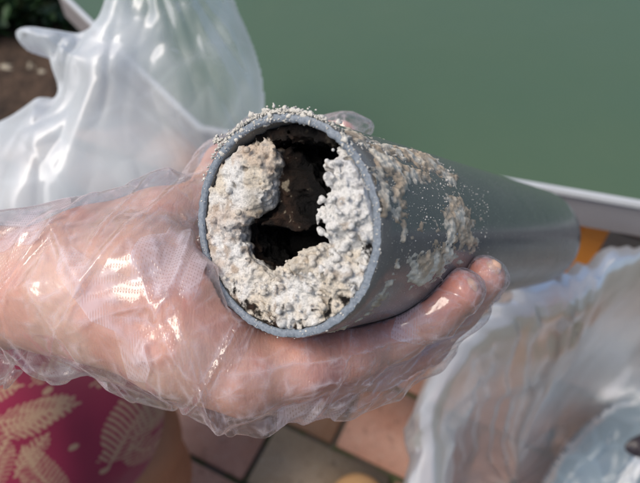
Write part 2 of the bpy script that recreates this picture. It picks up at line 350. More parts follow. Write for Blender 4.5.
bc = on_face(252, 205); c = c + (np.array([.32, .26, .17]) - c) * (.6 * np.exp(-(((V[:, 0] - bc[0]) / .004) ** 2 + ((V[:, 1] - bc[1]) / .008) ** 2)))[:, None]
pitc = sstep(.7, 1.1, fbm(V, .0055, 2, 9.))[:, None]; c = c + (np.array([.25, .21, .16]) - c) * .55 * pitc
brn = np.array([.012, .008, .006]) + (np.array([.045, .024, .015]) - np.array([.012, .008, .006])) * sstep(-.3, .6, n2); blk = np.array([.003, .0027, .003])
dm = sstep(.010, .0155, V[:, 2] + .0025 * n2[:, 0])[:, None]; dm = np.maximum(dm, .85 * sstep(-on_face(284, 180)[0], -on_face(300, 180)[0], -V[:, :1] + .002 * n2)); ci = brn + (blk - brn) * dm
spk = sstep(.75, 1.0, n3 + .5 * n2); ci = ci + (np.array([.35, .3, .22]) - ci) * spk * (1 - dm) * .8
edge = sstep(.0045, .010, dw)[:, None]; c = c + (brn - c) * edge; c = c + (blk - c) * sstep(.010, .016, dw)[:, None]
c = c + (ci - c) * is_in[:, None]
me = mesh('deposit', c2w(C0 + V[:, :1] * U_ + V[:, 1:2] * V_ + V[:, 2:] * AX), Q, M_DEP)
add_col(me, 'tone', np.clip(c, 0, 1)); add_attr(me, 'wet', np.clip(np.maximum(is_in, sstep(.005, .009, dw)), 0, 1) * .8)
obj('deposit', me, pipe, label='whitish crumbly mineral deposit with a dark ragged hole through it')
obj('sludge', mesh('sludge', *rings([ring(RI - .0002, .0402), ring(.001, .0402)]), mat_simple('dark_sludge', (.01, .008, .007), .6)), pipe)
del G, gu, gv, gw, S, det, hs, body, inner, tot, tng, deep, lin, cut

# crust dried on the outside: a relief over (theta, s)
ths = np.unwrap([on_pipe(x, y)[0] for x, y in ((345, 128), (400, 230), (420, 305))]); print('theta', ths)
t0, t1 = min(ths) - .9, max(ths) + .5; hs_ = .00042; nt = int((t1 - t0) * R / hs_); ns = int(.16 / hs_)
T, Sg = np.meshgrid(np.linspace(t0, t1, nt), np.linspace(.0005, .16, ns), indexing='ij'); PP = np.stack([T * R, Sg, T * 0], -1)
Hh = np.full(T.shape, -.0012)
blobs = [(398, 152, 22, 5, 18, 1.4), (425, 160, 16, 6, 35, 1.5), (413, 172, 20, 5, 25, 1.3), (440, 170, 9, 4, 60, 1.2), (452, 178, 8, 5, 30, 1.2), (400, 185, 7, 26, -8, 1.2), (388, 165, 14, 9, 20, 1.5), (385, 195, 6, 22, 0, 1.0),
         (462, 222, 8, 20, -12, 1.5), (452, 232, 6, 16, -5, 1.4), (470, 240, 6, 12, -20, 1.2), (436, 240, 5, 20, -3, .9), (448, 250, 9, 10, 0, 1.3), (432, 264, 14, 9, -20, 1.7), (422, 275, 11, 7, -15, 1.6), (412, 250, 5, 14, 5, .8), (404, 225, 4, 18, 0, .7),
         (375, 150, 16, 5, 38, 1.3), (358, 138, 14, 4, 38, 1.1), (425, 215, 5, 15, 0, .7), (380, 175, 10, 8, 30, 1.0), (368, 160, 8, 4, 30, .9)]
for (x, y, rx, ry, ang, hg) in blobs:
    tt, s0 = on_pipe(x, y); tx, sx = on_pipe(x + 2, y); ty, sy = on_pipe(x, y + 2); J = np.array([[tx - tt, ty - tt], [sx - s0, sy - s0]]) / 2; Ji = np.linalg.inv(J)
    dt = (T - tt + np.pi) % (2 * np.pi) - np.pi; dx = Ji[0, 0] * dt + Ji[0, 1] * (Sg - s0); dy = Ji[1, 0] * dt + Ji[1, 1] * (Sg - s0); ca, sa = math.cos(math.radians(ang)), math.sin(math.radians(ang))
    a = (dx * ca + dy * sa) / (rx * 1.3); b = (-dx * sa + dy * ca) / (ry * 1.4); Hh = np.maximum(Hh, -.0012 + hg * .0014 * np.exp(-(a * a + b * b)) * 1.45)
PS = PP * np.array([1.1, .55, 1]); Hh = Hh - .0001 + .0006 * fbm(PS, .007, 4) + .0008 * fbm(PP * np.array([1.2, .55, 1]), .0016, 4, 3.)
Hh = np.where(Hh > 0, np.minimum(Hh * .75, .0014), Hh)
rr = R + np.maximum(Hh, -.0004); V = C0 + rr[..., None] * (np.cos(T)[..., None] * U_ + np.sin(T)[..., None] * V_) + Sg[..., None] * AX
I = np.arange(T.size).reshape(T.shape); Q = np.stack([I[:-1, :-1], I[1:, :-1], I[1:, 1:], I[:-1, 1:]], -1).reshape(-1, 4); keep = (Hh.ravel()[Q] > -.0002).any(1); Q = Q[keep]
used = np.unique(Q); rm = -np.ones(T.size, int); rm[used] = np.arange(len(used)); Vc = V.reshape(-1, 3)[used]; pc = PP.reshape(-1, 3)[used]
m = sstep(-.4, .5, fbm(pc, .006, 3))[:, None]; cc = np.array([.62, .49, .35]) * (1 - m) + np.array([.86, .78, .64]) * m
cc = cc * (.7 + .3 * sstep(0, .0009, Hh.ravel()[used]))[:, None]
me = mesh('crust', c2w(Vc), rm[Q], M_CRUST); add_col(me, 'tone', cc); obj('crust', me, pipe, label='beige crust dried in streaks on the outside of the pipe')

# crumbs: tiny lumps stuck to the cut edge and to the skin of the pipe
ico = bmesh.new(); bmesh.ops.create_icosphere(ico, subdivisions=2, radius=1); IV = np.array([v.co[:] for v in ico.verts]); IF = np.array([[v.index for v in f.verts] for f in ico.faces]); ico.free()
def lumps(pts, rs, seed=1):
    r = np.random.default_rng(seed); Vs = []; Fs = []; n = 0
    for p, rad_ in zip(pts, rs):
        v = IV * (1 + .6 * fbm(IV + r.uniform(0, 40, 3), .8, 2)[:, None]) * r.uniform(.6, 1.3, 3) * rad_ + p; Vs.append(v); Fs.append(IF + n); n += len(IV)
    return np.concatenate(Vs), np.concatenate(Fs)
cr = np.random.default_rng(5); pts = []; rs = []
ta = [math.atan2(*(on_face(x, y)[::-1])) for x, y in ((206, 172), (370, 170))]; tm = math.atan2(*(on_face(290, 112)[::-1]))
def ang_of(x, y): q = on_face(x, y); return math.atan2(q[1], q[0])
rim_px = [(203, 180), (221, 147), (235, 132), (247, 121), (262, 115), (278, 111), (295, 112), (309, 116), (325, 124), (340, 134)]
for i in range(len(rim_px) - 1):
    n = (30, 110, 150, 170, 170, 190, 130, 80, 40)[i]
    for _ in range(n):
        f = cr.random(); a0, a1 = ang_of(*rim_px[i]), ang_of(*rim_px[i + 1]); d = (a1 - a0 + np.pi) % (2 * np.pi) - np.pi; a = a0 + d * f
        r = cr.choice([.0003, .0005, .0008, .0012], p=[.72, .23, .045, .005]); q = R + r * .5 + cr.exponential(.0004) if cr.random() < .75 else R - cr.uniform(0, .003)
        pts.append(C0 + q * (math.cos(a) * U_ + math.sin(a) * V_) + (q * (TU * math.cos(a) + TV * math.sin(a)) + cr.uniform(-.0004, .0022)) * AX); rs.append(r)
a0 = ang_of(203, 183)     # a little crumb tail sticking out at the upper left
for k in range(26):
    q = on_face(219 + cr.normal(0, 3.5), 140 + cr.normal(0, 3)); pts.append(C0 + q[0] * U_ + q[1] * V_ + cr.uniform(-.001, .002) * AX); rs.append(cr.uniform(.0003, .0008))
for _ in range(230):      # speckles round the rest of the edge
    a = cr.uniform(0, 2 * np.pi); q = R - cr.uniform(-.0002, .0036); pts.append(C0 + q * (math.cos(a) * U_ + math.sin(a) * V_) + (q * (TU * math.cos(a) + TV * math.sin(a)) - .0001) * AX); rs.append(cr.choice([.00012, .0002, .00035], p=[.6, .3, .1]))
for _ in range(420):      # dust grains over the upper outside of the pipe
    x = cr.uniform(350, 490); y = 150 + (x - 350) * .3 + abs(cr.normal(0, 45))
    if y > 320 - (x - 380) * .25: continue
    t_, s_ = on_pipe(x, y); pts.append(C0 + R * (math.cos(t_) * U_ + math.sin(t_) * V_) + s_ * AX); rs.append(cr.choice([.00018, .0003, .0005], p=[.75, .22, .03]))
for _ in range(150):      # grains on the top edge of the pipe
    x = cr.uniform(340, 455); y = 134 + (x - 345) * .3 + cr.exponential(6); t_, s_ = on_pipe(x, y); pts.append(C0 + R * (math.cos(t_) * U_ + math.sin(t_) * V_) + s_ * AX); rs.append(cr.choice([.0003, .0005, .0009], p=[.55, .35, .1]))
V, Fc = lumps(c2w(np.array(pts)), rs); obj('crumbs', mesh('crumbs', V, Fc, M_CRUMB), pipe, kind='stuff')

# ================================================================ the person: hand and forearm, glove, dress, leg, foot
person = thing('person', tuple(W(-60, 330, .45)), 'seated person in a magenta leaf print dress, left hand gloved in clear plastic', 'person')
def chain(G, S, pts, k):
    for (a, b) in zip(pts[:-1], pts[1:]):
        S = smin(S, capsule(G, P(*a[:3]), P(*b[:3]), a[3], b[3]), k)
    return S
def T(px, py, r, k=.92): return (px, py, touch(px, py, r, k), r)
ARM = [[(-140, 294, .295, .028), (0, 288, .272, .0255), (80, 284, .256, .0265), (150, 286, .250, .030)],
       [(60, 298, .262, .022), (130, 302, .250, .0255), (190, 334, .243, .0245), (245, 368, .240, .0165)],       # little-finger side of the palm
       [(110, 255, .268, .024), (165, 232, .272, .0185), (205, 215, .282, .0145)],                              # base of the thumb
       [(150, 280, .268, .026), (215, 300, .290, .026), (260, 345, .275, .019)],
       [(205, 215, .285, .014), (225, 165, .315, .0115)],
       ]
D1 = touch(461, 291, .009, .8); D2 = touch(485, 277, .009, .8); print('tips', D1, D2)
F1 = [(200, 362, .245, .0165), (245, 372, .242, .0165), (300, 362, .243, .0140), (350, 351, .252, .0118), (395, 334, .262, .0106), (432, 312, .5 * (.262 + D1), .0098), (461, 291, D1, .0090)]
F2 = [(255, 378, .258, .0150), (320, 372, .264, .0125), (380, 362, .278, .0118), (425, 342, .288, .0105), (458, 308, .5 * (.288 + D2), .0097), (485, 277, D2, .0090)]
F3 = [(300, 350, .295, .013), (380, 340, .315, .0115), (440, 318, .322, .010), (478, 296, .322, .009)]
TH_ = [(225, 165, .315, .0115), (262, 142, .325, .0105), (305, 139, .315, .009), (342, 134.5, .300, .0073)]
h = .00115; lo = P(-70, 120, .2).copy(); lo = np.array([-.185, -.068, .205]); hi = (.092, .078, .345); G = grid(lo, hi, h)
S = np.full(G.shape[:3], 1., np.float32)
for c in ARM: S = chain(G, S, c, .0105)
palm = S.copy()
fs = [chain(G, np.full(G.shape[:3], 1., np.float32), c, .006) for c in (F1, F2, F3, TH_)]
hand = palm
for f in (fs[0], fs[1], fs[2], fs[3]): hand = smin(hand, f, .003)
w = G - C0.astype(np.float32); sG = w @ AX.astype(np.float32); dG = np.sqrt(np.maximum(((w - sG[..., None] * AX.astype(np.float32)) ** 2).sum(-1), 0)); del w
inpipe = np.maximum(dG - R, -sG - .0)        # <0 inside the solid pipe
hand = np.maximum(hand, -(inpipe - .0006))
# creases of the skin where finger joints bend, tendon lines
hand = hand + .0004 * fbm(G, .012, 2)
V, Q = surface_nets(hand, lo, h); V = smooth_me(V, Q, 2)
V[:, 0] = np.where(V[:, 0] < -.18, V[:, 0] - .12, V[:, 0])
me = mesh('arm', c2w(V), Q, M_SKIN)
tip = np.array([P(*T(461, 291, .009)[:3]), P(*T(485, 277, .009)[:3]), P(348, 131, .3), P(330, 375, .25), P(240, 390, .235)]); red = 0
for t_, r_, a_ in zip(tip, (.02, .018, .015, .03, .02), (.6, .45, .05, .6, .4)): red = np.maximum(red, a_ * np.exp(-((V - t_) ** 2).sum(1) / r_ ** 2))
red = red + .35 * sstep(.0, .7, fbm(V, .02, 2)) + .35 * sstep(.012, .0, np.abs(np.linalg.norm(np.cross(V - C0, AX), axis=1) - R) - .002) * (V[:, 0] > -.05)
add_attr(me, 'red', np.clip(red, 0, 1)); arm = obj('arm', me, person)

# fingernails: thin curved plates on the outer side of the two finger tips
def nail(px, py, d, L, Wd, dirpx, r):
    c = P(px, py, d); n = -c / np.linalg.norm(c); t = P(px + dirpx[0], py + dirpx[1], d) - c; t -= (t @ n) * n; t /= np.linalg.norm(t); b = np.cross(n, t)
    nu, nv = 13, 15; V = []
    for layer in (0, 1):
        for i in range(nu):
            for j in range(nv):
                a = (i / (nu - 1) - .5) * 2; q = (j / (nv - 1) - .5) * 2; ww = Wd * math.sqrt(max(0, 1 - abs(q) ** 3.2 * .75)); an = a * .85
                V.append(c + t * q * L - layer * n * .0007 + b * math.sin(an) / math.sin(.85) * ww + n * (r * (math.cos(an) - 1) * .8 - .0008 * q * q))
    I = np.arange(nu * nv).reshape(nu, nv); q = np.stack([I[:-1, :-1], I[1:, :-1], I[1:, 1:], I[:-1, 1:]], -1).reshape(-1, 4); Qs = [q, (q + nu * nv)[:, ::-1]]
    bd = list(I[:, 0]) + list(I[-1, 1:]) + list(I[::-1, -1][1:]) + list(I[0, ::-1][1:]); bd = [int(x) for x in bd]
    Qs.append(np.array([[bd[k + 1], bd[k], bd[k] + nu * nv, bd[k + 1] + nu * nv] for k in range(len(bd) - 1)]))
    return mesh('fingernail', c2w(np.array(V)), np.concatenate(Qs), M_NAIL)
d1 = T(461, 291, .009, .8)[2] - .0080; d2 = T(485, 277, .009, .8)[2] - .0082
obj('fingernail', nail(463, 291, d1, .0062, .0042, (20, -16), .006), arm); obj('fingernail', nail(490, 272, d2, .0056, .0036, (15, -20), .005), arm)

# glove: a loose thin film round the hand, folded into flat facets
def crumple(p, dirs, fr, amp, seed, warp=.5):
    r = np.random.default_rng(seed); out = 0
    for k in range(dirs):
        n = r.normal(size=3); n /= np.linalg.norm(n); f = fr * r.uniform(.6, 1.7); ph = r.uniform(0, 9); w = fbm(p, 1.3 / fr, 2, k * 3.3)
        x = (p @ n) * f + warp * w + ph; tri = 2 * np.abs(x - np.floor(x + .5)) * 2 - 1; out = out + tri * amp / math.sqrt(f / fr) * (.4 + .6 * sstep(-.3, .5, fbm(p, 2. / fr, 1, k * 5.1)))
    return out
g = palm
for f in fs: g = smin(g, f, .007)
LOOSE = [[(258, 402, .245, .007), (268, 414, .242, .003)], [(300, 392, .25, .010), (345, 398, .255, .004), (392, 390, .268, .003)], [(60, 350, .262, .015), (60, 372, .268, .004)], [(-20, 350, .27, .02), (0, 372, .278, .004)],
         [(120, 212, .262, .008), (60, 222, .262, .004), (-40, 238, .27, .006)], [(170, 190, .27, .008), (140, 190, .268, .004)], [(205, 400, .24, .006), (260, 418, .242, .003)], [(365, 380, .27, .008), (430, 362, .285, .003)],
         [(345, 131, .3, .007), (366, 128, .3, .003)], [(486, 283, .292, .007), (492, 294, .296, .003)], [(120, 375, .262, .006), (170, 398, .255, .004)]]
for c in LOOSE: g = chain(G, g, c, .009)
g = g - .0011
cr_g = crumple(G.reshape(-1, 3), 5, 34, .0013, 21, .35).reshape(g.shape).astype(np.float32)
rg = np.random.default_rng(12); Gf = G; xm = sstep(.05, .0, G[..., 0]) * .6 + .4
for k in range(34):      # long thin creases of the slack film, fanning across the wrist and along the fingers
    c = P(rg.uniform(-30, 470), rg.uniform(190, 400), rg.uniform(.22, .30)); 
    if c[0] < .0: n = np.array([1, rg.uniform(-.75, .75), rg.uniform(-.3, .3)])
    else: n = np.array([rg.uniform(-.9, 1.), 1, rg.uniform(-.5, .5)])
    n /= np.linalg.norm(n); wv_ = rg.uniform(.0009, .0022); x = np.abs((Gf - c.astype(np.float32)) @ n.astype(np.float32) + .0012 * fbm(Gf, .03, 1, k)); L_ = rg.uniform(.018, .05)
    m_ = np.exp(-((Gf - c.astype(np.float32)) ** 2).sum(-1) / L_ ** 2); g = g - (rg.uniform(.0014, .0034) * np.clip(1 - x / wv_ / 1.6, 0, 1) * m_).astype(np.float32)
g = g - (.0009 + cr_g) * xm.astype(np.float32)
g = smin(g, hand - .0006, .0012) if False else np.minimum(g, hand - .0007)
g = np.maximum(g, -(inpipe - .0002))
V, Q = surface_nets(g, lo, h); V = smooth_me(V, Q, 1, .4)
lab = np.arange(len(V))
for _ in range(400):
    l0 = lab.copy(); qm = lab[Q].min(1)
    for k in range(4): np.minimum.at(lab, Q[:, k], qm)
    lab = lab[lab]
    if (lab == l0).all(): break
u_, c_ = np.unique(lab, return_counts=True); print('glove islands', c_); Q = Q[lab[Q[:, 0]] == u_[c_.argmax()]]
cen = V[Q].mean(1); dc = np.linalg.norm(np.cross(cen - C0, AX), axis=1); sc_ = (cen - C0) @ AX
Q = Q[~((cen[:, 0] < lo[0] + 2.5 * h))]
gt = bpy.data.objects.new('tmp', mesh('tmp', c2w(V), Q)); COL.objects.link(gt)
md = gt.modifiers.new('d', 'DECIMATE'); md.ratio = .045; md = gt.modifiers.new('s', 'SUBSURF'); md.subdivision_type = 'SIMPLE'; md.levels = md.render_levels = 2
dg = bpy.context.evaluated_depsgraph_get(); me = bpy.data.meshes.new_from_object(gt.evaluated_get(dg)); bpy.data.objects.remove(gt)
v = coords(me).astype(float); el_ = np.zeros(len(me.edges) * 2, np.int32); me.edges.foreach_get('vertices', el_); el_ = el_.reshape(-1, 2); lab = np.arange(len(me.vertices))
for _ in range(600):
    l0 = lab.copy(); mn = np.minimum(lab[el_[:, 0]], lab[el_[:, 1]]); np.minimum.at(lab, el_[:, 0], mn); np.minimum.at(lab, el_[:, 1], mn); lab = lab[lab]
    if (lab == l0).all(): break
u_, c_ = np.unique(lab, return_counts=True); print('glove islands', c_)
if len(c_) > 1:
    bm = bmesh.new(); bm.from_mesh(me); kp = u_[c_.argmax()]; bmesh.ops.delete(bm, geom=[v_ for v_, l_ in zip(list(bm.verts), lab.tolist()) if l_ != kp], context='VERTS'); bm.to_mesh(me); bm.free(); me.update()
v = coords(me).astype(float); ev = np.zeros(len(me.edges) * 2, np.int32); me.edges.foreach_get('vertices', ev); ev = ev.reshape(-1, 2)
for _ in range(2):
    acc = np.zeros_like(v); cn_ = np.bincount(ev.ravel(), minlength=len(v))[:, None]
    for k in range(3): acc[:, k] = np.bincount(ev[:, 0], v[ev[:, 1], k], len(v)) + np.bincount(ev[:, 1], v[ev[:, 0], k], len(v))
    v = v + .5 * (acc / np.maximum(cn_, 1) - v)
acc = np.zeros_like(v)
for k in range(3): acc[:, k] = np.bincount(ev[:, 0], v[ev[:, 1], k], len(v)) + np.bincount(ev[:, 1], v[ev[:, 0], k], len(v))
me.vertices.foreach_set('co', v.astype(np.float32).ravel()); me.update(); nn_ = normals(me); lapl = ((acc / np.maximum(cn_, 1) - v) * nn_).sum(1); el = np.abs(lapl) / (np.percentile(np.abs(lapl), 97) + 1e-9)
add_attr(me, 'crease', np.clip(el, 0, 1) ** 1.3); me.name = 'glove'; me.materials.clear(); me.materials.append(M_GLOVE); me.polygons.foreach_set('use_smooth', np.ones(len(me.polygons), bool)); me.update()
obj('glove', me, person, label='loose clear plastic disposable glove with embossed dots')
print('glove faces', len(Q)); del G, S, g, hand, palm, fs, cr_g, dG, sG, inpipe

# lap, dress, leg
def sdf_body(name, chains, k, h, lo, hi, mat, noise=None, parent=None, sub=0, **kw):
    G = grid(lo, hi, h); S = np.full(G.shape[:3], 1., np.float32)
    for c in chains: S = chain(G, S, c, k)
    if noise is not None: S = S + noise(G)
    V, Q = surface_nets(S, lo, h); V = smooth_me(V, Q, 3)
    me = mesh(name, c2w(V), Q, mat)
    return obj(name, me, parent, **kw)
LAP = [[(-330, 700, .52, .11), (10, 440, .60, .098), (75, 415, .66, .09), (88, 425, .68, .082)], [(-300, 420, .62, .11), (20, 360, .74, .10)]]
leg = sdf_body('leg', [[(66, 430, .69, .070), (116, 440, .72, .072), (138, 476, .80, .066), (146, 560, .98, .052)]], .02, .004, (-.42, .05, .52), (-.08, .62, 1.15), M_LEG, None, person, label='tanned bare lower leg below the dress hem')
Gd = None
o = sdf_body('dress', LAP, .03, .005, (-.62, .02, .38), (-.05, .55, .92), None, lambda G: -.006 * fbm(G, .12, 2), person)
md = o.modifiers.new('s', 'SUBSURF'); md.levels = md.render_levels = 2
dg = bpy.context.evaluated_depsgraph_get(); me2 = bpy.data.meshes.new_from_object(o.evaluated_get(dg)); o.modifiers.clear(); o.data = me2; me2.name = 'dress'
Vw = coords(me2); Vc = (Vw - O_) @ M_.T; pu = Vc[:, 0] / .53 * FPX + 320; pv = Vc[:, 1] / .53 * FPX + 241.5    # flat print, laid out on the cloth in its own plane
LEAVES = [(95, 470, 140, 392, 26), (20, 425, 60, 405, 15), (10, 415, 66, 412, 13), (112, 462, 150, 425, 15), (75, 395, 118, 375, 17), (0, 480, 20, 430, 16), (60, 500, 30, 440, 14), (135, 420, 128, 375, 10), (125, 510, 105, 470, 14), (-40, 470, -10, 410, 18), (150, 500, 160, 450, 12), (-60, 400, 20, 385, 15), (30, 380, 60, 340, 16), (30, 462, 50, 432, 9)]
ink = np.zeros(len(pu))
for (x0, y0, x1, y1, wd_) in LEAVES:
    L = math.hypot(x1 - x0, y1 - y0); tx, ty = (x1 - x0) / L, (y1 - y0) / L; t_ = ((pu - x0) * tx + (pv - y0) * ty); s_ = -(pu - x0) * ty + (pv - y0) * tx; s_ = s_ - .0012 * (t_ - L * .5) ** 2; tt = t_ / L
    wdt = wd_ * np.sqrt(np.clip(1 - (2 * np.clip(tt, 0, 1) - .9) ** 2, 0, 1)); fr_ = ((t_ - np.abs(s_) * .75 + .012 * s_ * s_) / 4.6) % 1
    ink = np.maximum(ink, ((tt > -.12) & (tt < 1.02) & (np.abs(s_) < wdt) & (fr_ < .52)) * .92); ink = np.maximum(ink, ((np.abs(s_) < .9) & (tt > -.2) & (tt < 1)) * .95)
for (x, y) in ((68, 452), (40, 395), (147, 478), (5, 455), (88, 488)): ink = np.maximum(ink, (np.hypot(pu - x, pv - y) < 3.2) * .9)
base = np.array([.25, .007, .043]) * (1 + .12 * fbm(Vc, .05, 3)[:, None]); cc = base * (1 - ink[:, None]) + np.array([.44, .28, .17]) * ink[:, None]
add_col(me2, 'tone', cc)
t = NT('printed_cotton'); wv = t.node('ShaderNodeTexNoise', {'Vector': t.pos, 'Scale': 900., 'Detail': 2.}).outputs['Fac']
t.set(Base_Color=t.attr('tone').outputs['Color'], Roughness=.85, Normal=t.bump(wv, .4, .0005), Sheen_Weight=.2); me2.materials.clear(); me2.materials.append(t.m)
o['label'] = 'magenta cotton dress printed with beige palm leaves'
base = onz(356, 476, .0125); tl = base + np.array([-.10, -.32, 0]); hl = base + np.array([.09, .03, .14]); G = grid(tl, hl, .0028)
def bcap(S, a, b, ra, rb, k, zs=1.):
    sc3 = np.array([1, 1, zs], np.float32); return smin(S, capsule((G - base) * sc3, np.array(a) * sc3, np.array(b) * sc3, ra, rb), k)
one = np.full(G.shape[:3], 1., np.float32)
up = bcap(one, (0, -.048, .016), (-.012, -.21, .022), .046, .034, .02, 1.5); cav = bcap(one, (-.008, -.14, .06), (-.012, -.24, .075), .030, .032, .01)
up = np.maximum(np.maximum(up, -cav), base[2] + .009 - G[..., 2]); sol = bcap(one, (0, -.05, .0), (-.012, -.21, .0), .049, .036, .02, .6); sol = np.maximum(np.maximum(sol, G[..., 2] - base[2] - .0085), base[2] + .0008 - G[..., 2])
ft = bcap(one, (-.004, -.10, .024), (-.012, -.2, .03), .026, .026, .02); ft = bcap(ft, (-.011, -.19, .04), (-.012, -.20, .125), .027, .030, .03); ft = np.maximum(ft, base[2] + .011 - G[..., 2])
t = NT('warm_leather'); t.set(Base_Color=t.mix(t.noise(40, 3), (.60, .33, .14), (.72, .43, .2)), Roughness=.5, Normal=t.bump(t.noise(500, 3), .3, .0003)); M_SH = t.m
fo = obj('foot', mesh('foot', *surface_nets(ft, tl, .0028), M_LEG), person); V, Q = surface_nets(up, tl, .0028)
sh = obj('slipper', mesh('slipper', smooth_me(V, Q, 2), Q, M_SH), person, label='rounded tan toe of a slipper on the tiles'); V, Q = surface_nets(sol, tl, .0028); obj('sole', mesh('sole', smooth_me(V, Q, 1), Q, mat_simple('sole_rubber', (.2, .13, .08), .8)), sh)

# ================================================================ bags
def inflate(outline, depth, thick, amp, fr, seed, folds=None, n=170, dfun=None):
    pts = np.array(outline, float)
    for _ in range(2):     # Chaikin rounding
        q = np.roll(pts, -1, 0); pts = np.stack([.75 * pts + .25 * q, .25 * pts + .75 * q], 1).reshape(-1, 2)
    x0, y0 = pts.min(0) - 6; x1, y1 = pts.max(0) + 6; st = max(x1 - x0, y1 - y0) / n
    xs = np.arange(x0, x1, st); ys = np.arange(y0, y1, st); Xg, Yg = np.meshgrid(xs, ys, indexing='ij')
    D = -poly_sdf(Xg.astype(np.float32), Yg.astype(np.float32), pts.astype(np.float32)); ins = D > -st * .9
    A = np.stack([Xg, Yg, Xg * 0], -1); hh = thick * np.sqrt(np.clip(1 - (1 - np.clip(D, 0, 70) / 70) ** 2, 0, 1)); Vs = []; Fs = []; nV = 0
    dd = depth if dfun is None else dfun(Xg, Yg)
    I = np.arange(Xg.size).reshape(Xg.shape); Q = np.stack([I[:-1, :-1], I[1:, :-1], I[1:, 1:], I[:-1, 1:]], -1).reshape(-1, 4); Q = Q[ins.ravel()[Q].all(1)]
    for sgn in (-1, 1):
        q3 = np.stack([(Xg - 320) / FPX * dd, (Yg - 241.5) / FPX * dd, dd + sgn * hh], -1)
        cz = (crumple(q3.reshape(-1, 3), 7, fr, amp, seed + sgn).reshape(hh.shape) if fr > 13 else amp * 1.6 * (billow(q3 * np.array([1.7, .8, 1]) + .05 * fbm(q3, .12, 2)[..., None], .13, 3, seed + sgn) - .3) + crumple(q3.reshape(-1, 3), 4, 15, amp * .22, seed, .8).reshape(hh.shape)) * sstep(0, 14, D)
        if folds is not None: cz = cz + folds(Xg, Yg) * sstep(0, 20, D)
        scale = (dd + sgn * hh + cz) / dd; q3 = np.stack([(Xg - 320) / FPX * dd, (Yg - 241.5) / FPX * dd, dd + sgn * hh + cz], -1)
        Vs.append(q3.reshape(-1, 3)); Fs.append((Q if sgn < 0 else Q[:, ::-1]) + nV); nV += Xg.size
    V = np.concatenate(Vs); Fc = np.concatenate(Fs); used = np.unique(Fc); rm = -np.ones(len(V), int); rm[used] = np.arange(len(used)); return c2w(V[used]), rm[Fc]
def fan(cx, cy, amp, cnt, seed):
    def f(X, Y):
        a = np.arctan2(Y - cy, X - cx); r = np.hypot(X - cx, Y - cy); A = np.stack([np.cos(a) * 3, np.sin(a) * 3, r / 160.], -1)
        return amp * (1 - 2 * np.abs(vnoise(A[..., 0] * cnt, A[..., 1] * cnt, A[..., 2] + seed))) * sstep(0, 60, r)
    return f
OUT1 = [(22, 36), (34, 29), (60, 33), (92, 38), (104, 22), (112, -8), (128, -60), (222, -60), (232, 0), (250, 38), (261, 72), (264, 100), (262, 130), (250, 170), (215, 215), (150, 235), (60, 260), (-60, 275), (-60, 160), (-20, 132), (10, 122), (32, 108), (46, 97), (60, 102), (64, 92), (56, 72), (54, 58), (34, 53), (22, 46)]
def d1f(X, Y): return .50 + .10 * sstep(0, 260, Y) * 0 + .04 * sstep(60, 0, X)
V, Q = inflate(OUT1, .5, .055, .0040, 12, 31, fan(150, -60, .004, 2.6, 4.), 190, d1f)
b1 = mesh('plastic_bag', V, Q, M_BAG); vc = (V - O_) @ M_.T; bx, by = vc[:, 0] / vc[:, 2] * FPX + 320, vc[:, 1] / vc[:, 2] * FPX + 241.5
add_attr(b1, 'crease', np.clip(.9 * sstep(205, 110, bx) + .5 * sstep(60, 200, by) - .3 * sstep(40, -40, by) + .7 * fbm(vc, .06, 3), .0, 1.15))   # more layers lie over each other where the bag is bunched
ob = obj('plastic_bag', b1, None, label='crumpled milky white plastic bag behind the gloved wrist, over the table corner', category='plastic bag')
# open bag at the lower right: rolled translucent collar, hanging wall and contents
rimpx = [(440, 520, .60), (425, 470, .60), (424, 430, .60), (436, 388, .59), (458, 345, .58), (490, 312, .57), (530, 290, .57), (580, 268, .58), (640, 243, .60), (720, 238, .64), (780, 330, .68), (780, 470, .72), (700, 560, .72), (560, 590, .68), (480, 560, .63)]
rp = np.array([P(*q) for q in rimpx])
for _ in range(3): q = np.roll(rp, -1, 0); rp = np.stack([.75 * rp + .25 * q, .25 * rp + .75 * q], 1).reshape(-1, 3)
cenr = rp.mean(0); nrm = np.array([0, .64, .77]) * 1.0; prof = []
# profile: outer flap, over the collar, then down into the bag (offsets: outwards, downwards)
PR = [(-.004, .075), (.012, .055), (.018, .03), (.014, .012), (.004, .001), (-.008, -.003), (-.018, .004), (-.026, .02), (-.034, .05), (-.042, .09), (-.045, .15), (-.05, .22), (-.06, .30), (-.08, .355), (-.12, .37), (-.2, .372)]
sub = []
for (a, b) in zip(PR[:-1], PR[1:]):
    for k in range(4): sub.append((a[0] + (b[0] - a[0]) * k / 4, a[1] + (b[1] - a[1]) * k / 4))
sub.append(PR[-1]); dn = np.array([0, math.cos(PITCH), math.sin(PITCH)]); VV = []
outd = rp - cenr; outd -= (outd @ dn)[:, None] * dn; rlen = np.linalg.norm(outd, axis=1)[:, None]; outd /= rlen
for (o_, d_) in sub:
    q = rp + outd * np.maximum(o_, -rlen * .97) + dn * d_; VV.append(q)
VV = np.array(VV); m_, n_ = VV.shape[:2]; flat = VV.reshape(-1, 3)
ang = np.arctan2(outd[:, 1], outd[:, 0]); pl = (1 - 2 * np.abs(vnoise(np.cos(ang) * 9 + 20, np.sin(ang) * 9 + 20, ang * 0)))
cz = crumple(flat, 5, 11, .0045, 91).reshape(m_, n_) + .009 * pl[None] + .006 * fbm(VV, .07, 2); VV = VV + cz[..., None] * outd[None] + (cz * .5)[..., None] * np.array([0, 0, -1])
I = np.arange(m_ * n_).reshape(m_, n_); Q = np.stack([I[:-1], np.roll(I[:-1], -1, 1), np.roll(I[1:], -1, 1), I[1:]], -1).reshape(-1, 4)
zf = c2w(VV.reshape(-1, 3)); zf[:, 2] = np.maximum(zf[:, 2], .012 + .004 * rng.random(len(zf)))
